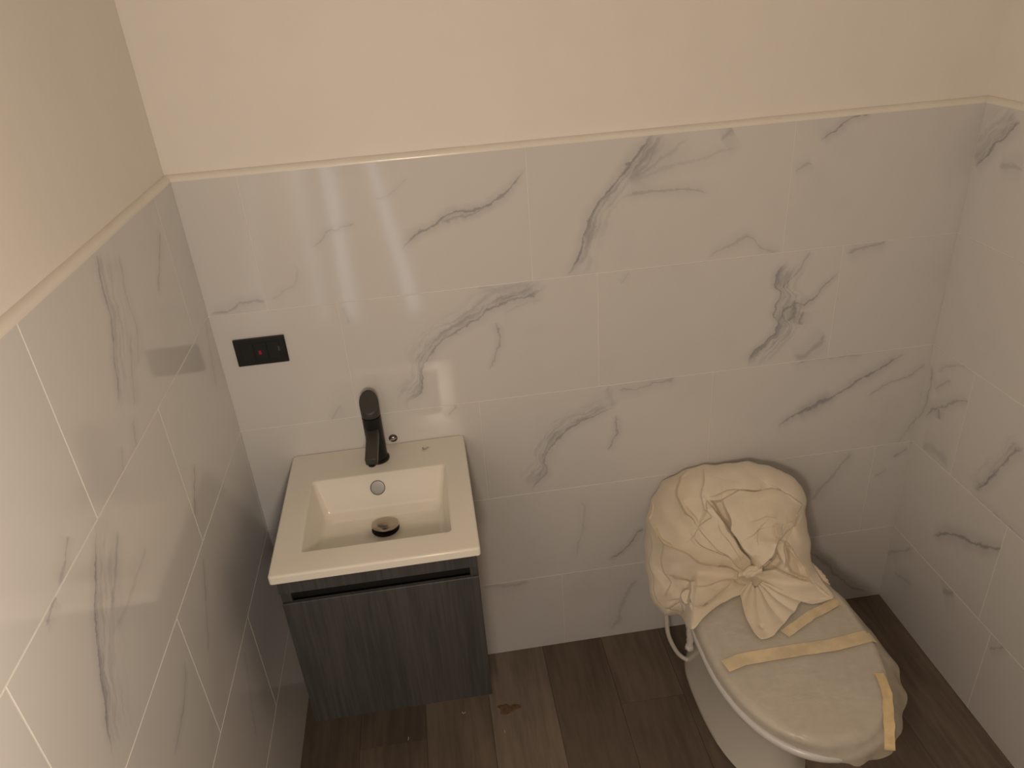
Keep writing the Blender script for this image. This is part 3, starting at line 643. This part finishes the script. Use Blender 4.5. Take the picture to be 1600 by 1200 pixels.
for lev in range(1, 7):
    rr = []; t = lev / 6
    for k in range(nphi):
        a = edge(k); nx, ny = o2[k, 0] - TC, (o2[k, 1] + .5) * .6; l = math.hypot(nx, ny); nx /= l; ny /= l
        if -118 <= a <= 60:
            ext = np.interp(a, [q[0] for q in FR], [q[1] for q in FR]); zz = np.interp(a, [q[0] for q in FR], [q[2] for q in FR])
            ext += .004 * math.sin(a * .35) * (ext > .012)
            e = (o2[k, 0] - o1[k, 0], o2[k, 1] - o1[k, 1])
            x = o1[k, 0] + e[0] * min(1, t * 2.0) + nx * ext * max(0, t - .12) / .88; y = o1[k, 1] + e[1] * min(1, t * 2) + ny * ext * max(0, t - .12) / .88
            z = (LT + .001) + (zz - LT) * t ** 1.25 + .003 * math.sin(a * .5 + t * 4) * t
        else:
            s_ = [0, .35, .8, 1, 1, 1, 1][lev]
            x = o1[k, 0] + (o3[k, 0] - o1[k, 0]) * s_; y = o1[k, 1] + (o3[k, 1] - o1[k, 1]) * s_
            z = [LT, LT - .001, LT - .005, LT - .011, LT - .017, LT - .022, LT - .027][lev]
            w_ = .0010 * noise.noise(Vector((a * .5, z * 60, 1))); x += nx * w_; y += ny * w_
        rr.append((x, y, z))
    rows.append(rr)
keep(grid_mesh('sheet', rows, nphi, len(rows), True, False, M_film), fm)
def ribbon(name, pts, wd, mat, label, jitter=.002, zs=None):
    pts = [Vector(p_) for p_ in pts]; rg = []
    N_ = 26
    seg = [(pts[i + 1] - pts[i]).length for i in range(len(pts) - 1)]; tot = sum(seg)
    for i in range(N_ + 1):
        d = tot * i / N_; j = 0
        while j < len(seg) - 1 and d > seg[j]: d -= seg[j]; j += 1
        p_ = pts[j].lerp(pts[j + 1], min(1, d / seg[j])); tg = (pts[j + 1] - pts[j]).normalized(); sd = Vector((-tg.y, tg.x, 0)).normalized()
        row = []
        for k in range(5):
            c = p_ + sd * wd * (k / 4 - .5) + Vector((0, 0, .003))
            c.x += jitter * noise.noise(Vector((i * .35, k * .2, wd * 90))); c.y += jitter * noise.noise(Vector((i * .35, 5, wd * 90)))
            q = ((c.x - TC) / .178) ** 2 + ((c.y + .5) / .238) ** 2
            if q < .98: c.z = max(c.z, lid_z(c.x, c.y) + .0050 + .0006 * noise.noise(Vector((i * .8, k, 3))))
            row.append(tuple(c))
        rg.append(row)
    top = rg; bot = [[(x, y, z - .0004) for x, y, z in r[::-1]] for r in rg]
    allr = [a + b for a, b in zip(top, bot)]
    o = keep(grid_mesh(name, allr, 10, len(allr), True, True, mat), fm); o['label'] = label
    return o
ribbon('tape_strip', [(1.032, -.532, .436), (1.077, -.522, .436), (1.194, -.523, .436), (1.284, -.523, .436), (1.358, -.514, .436), (1.386, -.511, .430)], .033, M_tape, 'yellow masking tape strip across the middle of the lid')
ribbon('tape_strip', [(1.195, -.474, .436), (1.276, -.433, .436), (1.372, -.395, .434)], .024, M_tape, 'yellow masking tape strip running to the right hinge side')
ribbon('tape_strip', [(1.342, -.61, .436), (1.333, -.655, .436), (1.307, -.705, .436), (1.291, -.738, .430), (1.285, -.758, .400)], .020, M_tapeD, 'orange-yellow masking tape strip over the front right lid edge')

# ------------------------------------------------------------------ cream drop cloth
SIL = [(-0.003, 0.003), (0.044, 0.012), (0.111, 0.023), (0.159, 0.021), (0.193, 0.013), (0.223, -0.006), (0.245, -0.026), (0.257, -0.054), (0.261, -0.066), (0.26, -0.088), (0.266, -0.126), (0.274, -0.164), (0.28, -0.206), (0.287, -0.224), (0.309, -0.254), (0.334, -0.281), (0.276, -0.302), (0.23, -0.297), (0.183, -0.288), (0.137, -0.295), (0.114, -0.304), (0.073, -0.33), (0.033, -0.366), (0.02, -0.387), (0.001, -0.389), (-0.034, -0.389), (-0.063, -0.399), (-0.1, -0.377), (-0.11, -0.354), (-0.124, -0.291), (-0.138, -0.222), (-0.141, -0.166), (-0.129, -0.108), (-0.109, -0.053), (-0.083, -0.035), (-0.034, -0.01)]
FOLDS = [
([(-0.0,0.002),(-0.034,-0.014),(-0.065,-0.035),(-0.058,-0.089),(-0.033,-0.136),(0.004,-0.156)],-1,0.012,0.02),
([(0.015,0.003),(-0.001,-0.015),(0.005,-0.07),(0.012,-0.11),(0.023,-0.119)],1,0.01,0.02),
([(0.02,-0.089),(0.017,-0.109),(0.026,-0.128),(0.004,-0.157)],1,0.008,0.012),
([(0.022,-0.079),(0.05,-0.067),(0.079,-0.061),(0.117,-0.052),(0.16,-0.044)],1,0.01,0.03),
([(0.025,-0.091),(0.056,-0.135),(0.083,-0.161),(0.109,-0.192),(0.132,-0.228)],-1,0.014,0.02),
([(0.06,-0.089),(0.071,-0.133),(0.08,-0.159),(0.109,-0.187),(0.141,-0.227)],1,0.018,0.03),
([(0.152,-0.245),(0.173,-0.217),(0.194,-0.185),(0.198,-0.167)],1,0.016,0.02),
([(0.173,-0.124),(0.183,-0.157),(0.202,-0.167),(0.212,-0.146)],1,0.008,0.015),
([(0.216,-0.162),(0.213,-0.192),(0.212,-0.231)],-1,0.012,0.015),
([(0.218,-0.164),(0.247,-0.206),(0.278,-0.253)],1,0.014,0.02),
([(0.152,-0.247),(0.189,-0.234),(0.226,-0.238),(0.254,-0.248),(0.278,-0.257)],-1,0.014,0.03),
([(0.104,-0.242),(0.064,-0.223),(0.023,-0.204),(-0.003,-0.19)],-1,0.012,0.02),
([(0.114,-0.253),(0.066,-0.248),(0.012,-0.241),(-0.039,-0.228),(-0.081,-0.214),(-0.116,-0.168)],1,0.009,0.02),
([(0.111,-0.273),(0.069,-0.282),(0.007,-0.301),(-0.042,-0.299),(-0.074,-0.286)],1,0.01,0.02),
([(0.097,-0.277),(0.071,-0.306),(0.044,-0.33),(0.011,-0.345),(-0.032,-0.354),(-0.062,-0.356)],-1,0.01,0.015),
([(-0.065,-0.379),(-0.031,-0.362),(0.006,-0.345)],1,0.008,0.01),
([(-0.112,-0.049),(-0.123,-0.097),(-0.122,-0.158),(-0.088,-0.194),(-0.044,-0.229)],-1,0.006,0.02),
([(-0.13,-0.175),(-0.114,-0.239),(-0.114,-0.289),(-0.099,-0.337),(-0.075,-0.373)],1,0.006,0.015),
([(0.149,-0.023),(0.188,-0.048),(0.251,-0.07)],1,0.005,0.03),
([(0.118,-0.126),(0.16,-0.111),(0.184,-0.118)],1,0.004,0.02),
([(0.208,-0.119),(0.226,-0.107),(0.255,-0.069)],-1,0.007,0.02),
([(0.047,-0.141),(0.081,-0.191),(0.108,-0.227)],1,0.006,0.012),
([(-0.076,-0.284),(-0.061,-0.311),(-0.068,-0.347)],1,0.006,0.015),
([(0.007,-0.156),(-0.003,-0.183),(-0.017,-0.195)],1,0.006,0.015),
([(0.126,-0.165),(0.144,-0.143),(0.15,-0.186)],1,0.005,0.015),
([(0.195,-0.194),(0.178,-0.221),(0.161,-0.243)],-1,0.01,0.012),
]
PADS = [
([(0.059,-0.086),(0.089,-0.06),(0.164,-0.043),(0.253,-0.065),(0.22,-0.124),(0.2,-0.167),(0.192,-0.185),(0.153,-0.244),(0.133,-0.223),(0.104,-0.183),(0.079,-0.157)],0.013),
([(0.022,-0.091),(0.04,-0.117),(0.078,-0.162),(0.105,-0.193),(0.134,-0.228),(0.128,-0.249),(0.089,-0.234),(0.053,-0.21),(0.006,-0.155)],0.008),
([(0.111,-0.273),(0.152,-0.248),(0.189,-0.237),(0.254,-0.248),(0.278,-0.259),(0.329,-0.28),(0.26,-0.299),(0.22,-0.287),(0.183,-0.281),(0.14,-0.279)],0.009),
([(0.097,-0.278),(0.136,-0.28),(0.114,-0.301),(0.073,-0.329),(0.028,-0.369),(0.02,-0.382),(-0.029,-0.383),(-0.07,-0.373),(0.011,-0.345),(0.062,-0.312)],0.008),
([(0.218,-0.164),(0.22,-0.125),(0.26,-0.088),(0.279,-0.206),(0.329,-0.279),(0.302,-0.274),(0.278,-0.254)],0.008),
([(0.007,-0.301),(-0.074,-0.286),(-0.083,-0.214),(-0.039,-0.228),(0.012,-0.241),(0.066,-0.248),(0.113,-0.258),(0.111,-0.271),(0.069,-0.283)],0.006),
([(0.026,-0.086),(0.06,-0.085),(0.071,-0.128),(0.081,-0.16),(0.056,-0.135)],-0.022),
([(0.165,-0.239),(0.193,-0.186),(0.207,-0.219),(0.194,-0.237)],-0.022),
([(0.218,-0.172),(0.276,-0.251),(0.226,-0.234),(0.213,-0.223)],-0.02),
([(-0.06,-0.035),(-0.004,-0.002),(0.005,-0.07),(0.014,-0.117),(0.004,-0.153),(-0.023,-0.135),(-0.052,-0.093)],-0.008),
]
CEN = np.array([.079, -.176])
e1 = np.array([0.90906482, -0.41665471, 0.]); e2 = np.array([0.25423566, 0.55469598, 0.79226044]); nn = np.array([-0.33009904, -0.7202161, 0.61018308])
C0 = np.array([1.16, -.03, .61])
def sm(x): x = np.clip(x, 0, 1); return x * x * (3 - 2 * x)
def cloth():
    nphi, nr = 600, 150
    poly = np.array(SIL) - CEN
    phi = np.linspace(0, 2 * np.pi, nphi, endpoint=False)
    pa = np.arctan2(poly[:, 1], poly[:, 0])
    # densify + smooth radial function
    rho = np.zeros(nphi)
    for i, f in enumerate(phi):
        d = np.array([np.cos(f), np.sin(f)]); best = 0
        for j in range(len(poly)):
            a = poly[j]; b = poly[(j + 1) % len(poly)]; m_ = np.array([[d[0], a[0] - b[0]], [d[1], a[1] - b[1]]])
            det = np.linalg.det(m_)
            if abs(det) < 1e-12: continue
            t, u = np.linalg.solve(m_, a)
            if t > 0 and -1e-9 <= u <= 1 + 1e-9: best = max(best, t)
        rho[i] = best
    k_ = np.array([1, 2, 3, 2, 1.]); k_ /= k_.sum()
    rho = np.convolve(np.concatenate([rho[-2:], rho, rho[:2]]), k_, 'valid')
    s = np.concatenate([np.linspace(.002, .9, 120), .9 + .1 * np.sin(np.linspace(0, np.pi / 2, 31)[1:])])
    Sg, Rg = np.meshgrid(s, rho, indexing='ij'); _, Pg = np.meshgrid(s, phi, indexing='ij')
    A = CEN[0] + np.cos(Pg) * Rg * Sg; B = CEN[1] + np.sin(Pg) * Rg * Sg
    H = .118 * np.clip(1 - Sg ** 2.5, 0, 1) ** .52
    H0 = ((LT + .009 - C0[2]) - B * e2[2]) / nn[2] * sm((A + .035) / .05) * sm((-.20 - B) / .03)
    Hd = H * (1 - .35 * sm((-.20 - B) / .12)); k2 = .02
    H = np.maximum(H0, Hd) + np.maximum(0, k2 - np.abs(H0 - Hd)) ** 2 / (4 * k2)
    # folds
    D = np.zeros_like(H)
    # low-frequency waviness bends the fold lines a little
    wa = A + .004 * np.sin(B * 70 + 1) + .002 * np.sin(A * 130); wb_ = B + .004 * np.sin(A * 60) + .002 * np.sin(B * 150)
    for pts, side, amp, wd in FOLDS:
        p_ = np.array(pts); best = np.full(H.shape, 9.); sg = np.zeros(H.shape); tt = np.zeros(H.shape)
        L = np.concatenate([[0], np.cumsum(np.linalg.norm(np.diff(p_, axis=0), axis=1))])
        for j in range(len(p_) - 1):
            a = p_[j]; d = p_[j + 1] - a; l = np.linalg.norm(d); d = d / l
            x = (wa - a[0]) * d[0] + (wb_ - a[1]) * d[1]; xc = np.clip(x, 0, l)
            dx = wa - a[0] - d[0] * xc; dy = wb_ - a[1] - d[1] * xc; dist = np.hypot(dx, dy); sgn = np.sign(d[0] * (wb_ - a[1]) - d[1] * (wa - a[0]))
            m_ = dist < best
            best = np.where(m_, dist, best); sg = np.where(m_, sgn, sg); tt = np.where(m_, L[j] + xc, tt)
        t = tt / L[-1]; fade = sm(t / .18) * sm((1 - t) / .18) * .85 + .15
        # beyond the ends die quickly
        sd = best * sg * side       # >0 : raised side
        up = np.where(sd > 0, np.exp(-np.abs(sd) / (wd * 1.1)), 0) * sm(sd / .0022 + .1)
        dn = np.where(sd <= 0, -.45 * np.exp(-np.abs(sd) / (wd * .7)), 0)
        D += amp * 1.15 * fade * (up + dn)
    for pts, h in PADS:
        p_ = np.array(pts); best = np.full(H.shape, 9.); ins = np.zeros(H.shape, bool)
        for j in range(len(p_)):
            a = p_[j]; c = p_[(j + 1) % len(p_)]; d = c - a; l2 = d @ d
            u = np.clip(((wa - a[0]) * d[0] + (wb_ - a[1]) * d[1]) / l2, 0, 1)
            best = np.minimum(best, np.hypot(wa - a[0] - d[0] * u, wb_ - a[1] - d[1] * u))
            if abs(d[1]) > 1e-9: ins ^= ((a[1] > wb_) != (c[1] > wb_)) & (wa < d[0] * (wb_ - a[1]) / d[1] + a[0])
        sd = np.where(ins, best, -best)
        if h > 0: D += h * (sm((sd + .0012) / .0026) * (.72 + .28 * sm(sd / .02)) - .35 * np.exp(-np.abs(sd) / .006) * (sd < -.0012))
        else: D += h * sm((sd + .001) / .008)
    # soft wrinkles fanning from the knot
    kx, ky = .142, -.247
    ang = np.arctan2(B - ky, A - kx); r = np.hypot(A - kx, B - ky)
    D += .0009 * np.sin(ang * 11 + 9 * r + 1.5 * np.sin(ang * 3)) * sm(r / .04) * np.exp(-r / .10)
    D += .0017 * np.sin(A * 95 + 30 * B + 2 * np.sin(B * 40)) + .0010 * np.sin(B * 140 - 60 * A)
    D -= .010 * np.exp(-(r / .03) ** 2)
    edge = 1 - Sg ** 10
    H = H + D * (.25 + .75 * edge)
    rad = 1 + .010 * np.sin(Pg * 9 + 1) * Sg ** 6 + .006 * np.sin(Pg * 23) * Sg ** 8
    A = CEN[0] + (A - CEN[0]) * rad; B = CEN[1] + (B - CEN[1]) * rad
    P_ = C0 + A[..., None] * e1 + B[..., None] * e2 + H[..., None] * nn
    rows = [P_]
    # skirt going back behind the silhouette
    for k, (back, inn) in enumerate([(.012, .004), (.03, .008), (.055, .016)]):
        last = P_[-1].copy()
        cen = C0 + CEN[0] * e1 + CEN[1] * e2
        q = last - nn * back; q = q + (cen - q) * inn * 3
        rows.append(q[None])
    P_ = np.concatenate(rows, 0)
    P_[..., 1] = np.minimum(P_[..., 1], -.004)
    # keep above the lid where it lies on it
    onlid = (np.abs(P_[..., 0] - TC) < .185) & (P_[..., 1] < -.268)
    onlid[-3:] = False
    P_[..., 2] = np.where(onlid & (P_[..., 2] > LT - .012), np.maximum(P_[..., 2], LT + .0065), P_[..., 2])
    return P_
ct = tag(empty('drop_cloth', (1.17, -.13, .62)), 'crumpled cream cotton cloth knotted over the toilet tank', 'cloth')
Pc = cloth()
keep(grid_mesh('cloth_body', Pc, Pc.shape[1], Pc.shape[0], True, False, M_cloth), ct)
# pleated tail lying on the lid
apex = np.array([1.192, -.306]); outl = np.array([(1.150, -.322), (1.136, -.373), (1.128, -.421), (1.127, -.462), (1.134, -.482), (1.168, -.477), (1.204, -.448), (1.248, -.415), (1.278, -.385), (1.284, -.362)])
ol = [outl[0]]
for q in outl[1:]: ol += [ol[-1] + (q - ol[-1]) * k / 6 for k in range(1, 6)] + [q]
outl = np.array(ol)
angs = np.arctan2(outl[:, 1] - apex[1], outl[:, 0] - apex[0]); rads = np.hypot(*(outl - apex).T)
order = np.argsort(angs)
na, nr2 = 90, 40; rows = []
for j in range(nr2):
    f = .16 + .84 * j / (nr2 - 1); row = []
    for i in range(na):
        u = i / (na - 1); a = angs.min() + (angs.max() - angs.min()) * u; r = np.interp(a, angs[order], rads[order]) * f
        x = apex[0] + r * math.cos(a); y = apex[1] + r * math.sin(a)
        pl = .5 + .5 * math.sin(u * 2 * math.pi * 6.5 + .8 * math.sin(f * 4)); pl = pl ** .6
        env = min(1, f * 3) * min(1, u * 12, (1 - u) * 12) * (1.15 - .5 * f)
        z = LT + .0075 + .0075 * pl * env + .012 * (1 - f) ** 2 + .001 * noise.noise(Vector((x * 40, y * 40, 2)))
        dd = math.hypot((x - 1.152) , (y + .445)); z -= .004 * math.exp(-(dd / .006) ** 2)
        row.append((x, y, z))
    rows.append(row)
keep(grid_mesh('cloth_tail', rows, na, nr2, False, False, M_cloth), ct)['label'] = 'pleated cloth tail spread on the lid'
md = keep(ct.children[-1], ct).modifiers.new('thickness', 'SOLIDIFY'); md.thickness = .0016; md.offset = 1
def fold(c0, c1, r0, r1):
    keep(tube('cloth_fold', [c0, tuple((a + b) / 2 + d for a, b, d in zip(c0, c1, (.003, -.006, .004))), c1], r0, M_cloth, None, 16, 8, r2=r1, wob=.12), ct)
fold((1.062, -.205, .320), (1.036, -.285, .408), .022, .019)
fold((1.360, -.262, .425), (1.374, -.325, .412), .013, .012)
# knot
kc = C0 + .140 * e1 - .247 * e2 + .104 * nn
rings = []
nk, mk = 48, 26
for j in range(mk):
    th = math.pi * (j + .5) / mk; row = []
    for i in range(nk):
        ph = 2 * math.pi * i / nk
        cr = 1 - .22 * math.exp(-((math.sin(ph * 1.0 + 1.2 * math.cos(th * 2))) / .22) ** 2) + .07 * math.sin(ph * 5 + th * 4)
        v = np.array([math.sin(th) * math.cos(ph) * .026, math.sin(th) * math.sin(ph) * .013, math.cos(th) * .009]) * cr
        row.append(tuple(kc + v[0] * (e1 * .87 + e2 * .5) + v[1] * (e2 * .87 - e1 * .5) + v[2] * nn))
    rings.append(row)
keep(grid_mesh('knot', rings, nk, mk, True, True, M_cloth), ct)['label'] = 'twisted knot gathering the cloth'

# ------------------------------------------------------------------ bits on the floor
bm = bmesh.new(); random.seed(9)
vs = []
for k in range(22):
    a = 2 * math.pi * k / 22; r = 1 + .3 * math.sin(3 * a + 1) + .15 * random.uniform(-1, 1)
    vs.append((.565 + .030 * r * math.cos(a), -.20 + .016 * r * math.sin(a)))
b_ = [bm.verts.new((x, y, .0002)) for x, y in vs]; t2 = [bm.verts.new((.565 + (x - .565) * .9, -.20 + (y + .20) * .9, .0016)) for x, y in vs]
bm.faces.new(t2); bm.faces.new(b_[::-1])
for k in range(22): bm.faces.new((b_[k], b_[(k + 1) % 22], t2[(k + 1) % 22], t2[k]))
tag(link('dust_patch', me_from('dust_patch', bm), M_orange), 'faint orange dust smear on the floor by the cabinet corner', 'dust')
def curl(x, y, pts, label):
    o = tube('plaster_crumb', [(x + a * .001, y + b * .001, .0014) for a, b in pts], .0009, M_chip, None, 6, 4)
    tag(o, label, 'crumb')
curl(.44, -.19, [(-4, 2), (-2, -3), (2, -3), (5, 0)], 'tiny curled white crumb on the floor nearest the cabinet')
curl(.285, -.245, [(0, 5), (1, 0), (-1, -5)], 'thin white sliver on the darker plank below the cabinet')
curl(.545, -.272, [(0, 4), (.5, 0), (0, -4)], 'thin white sliver on the floor right of the cabinet, below the dust smear')
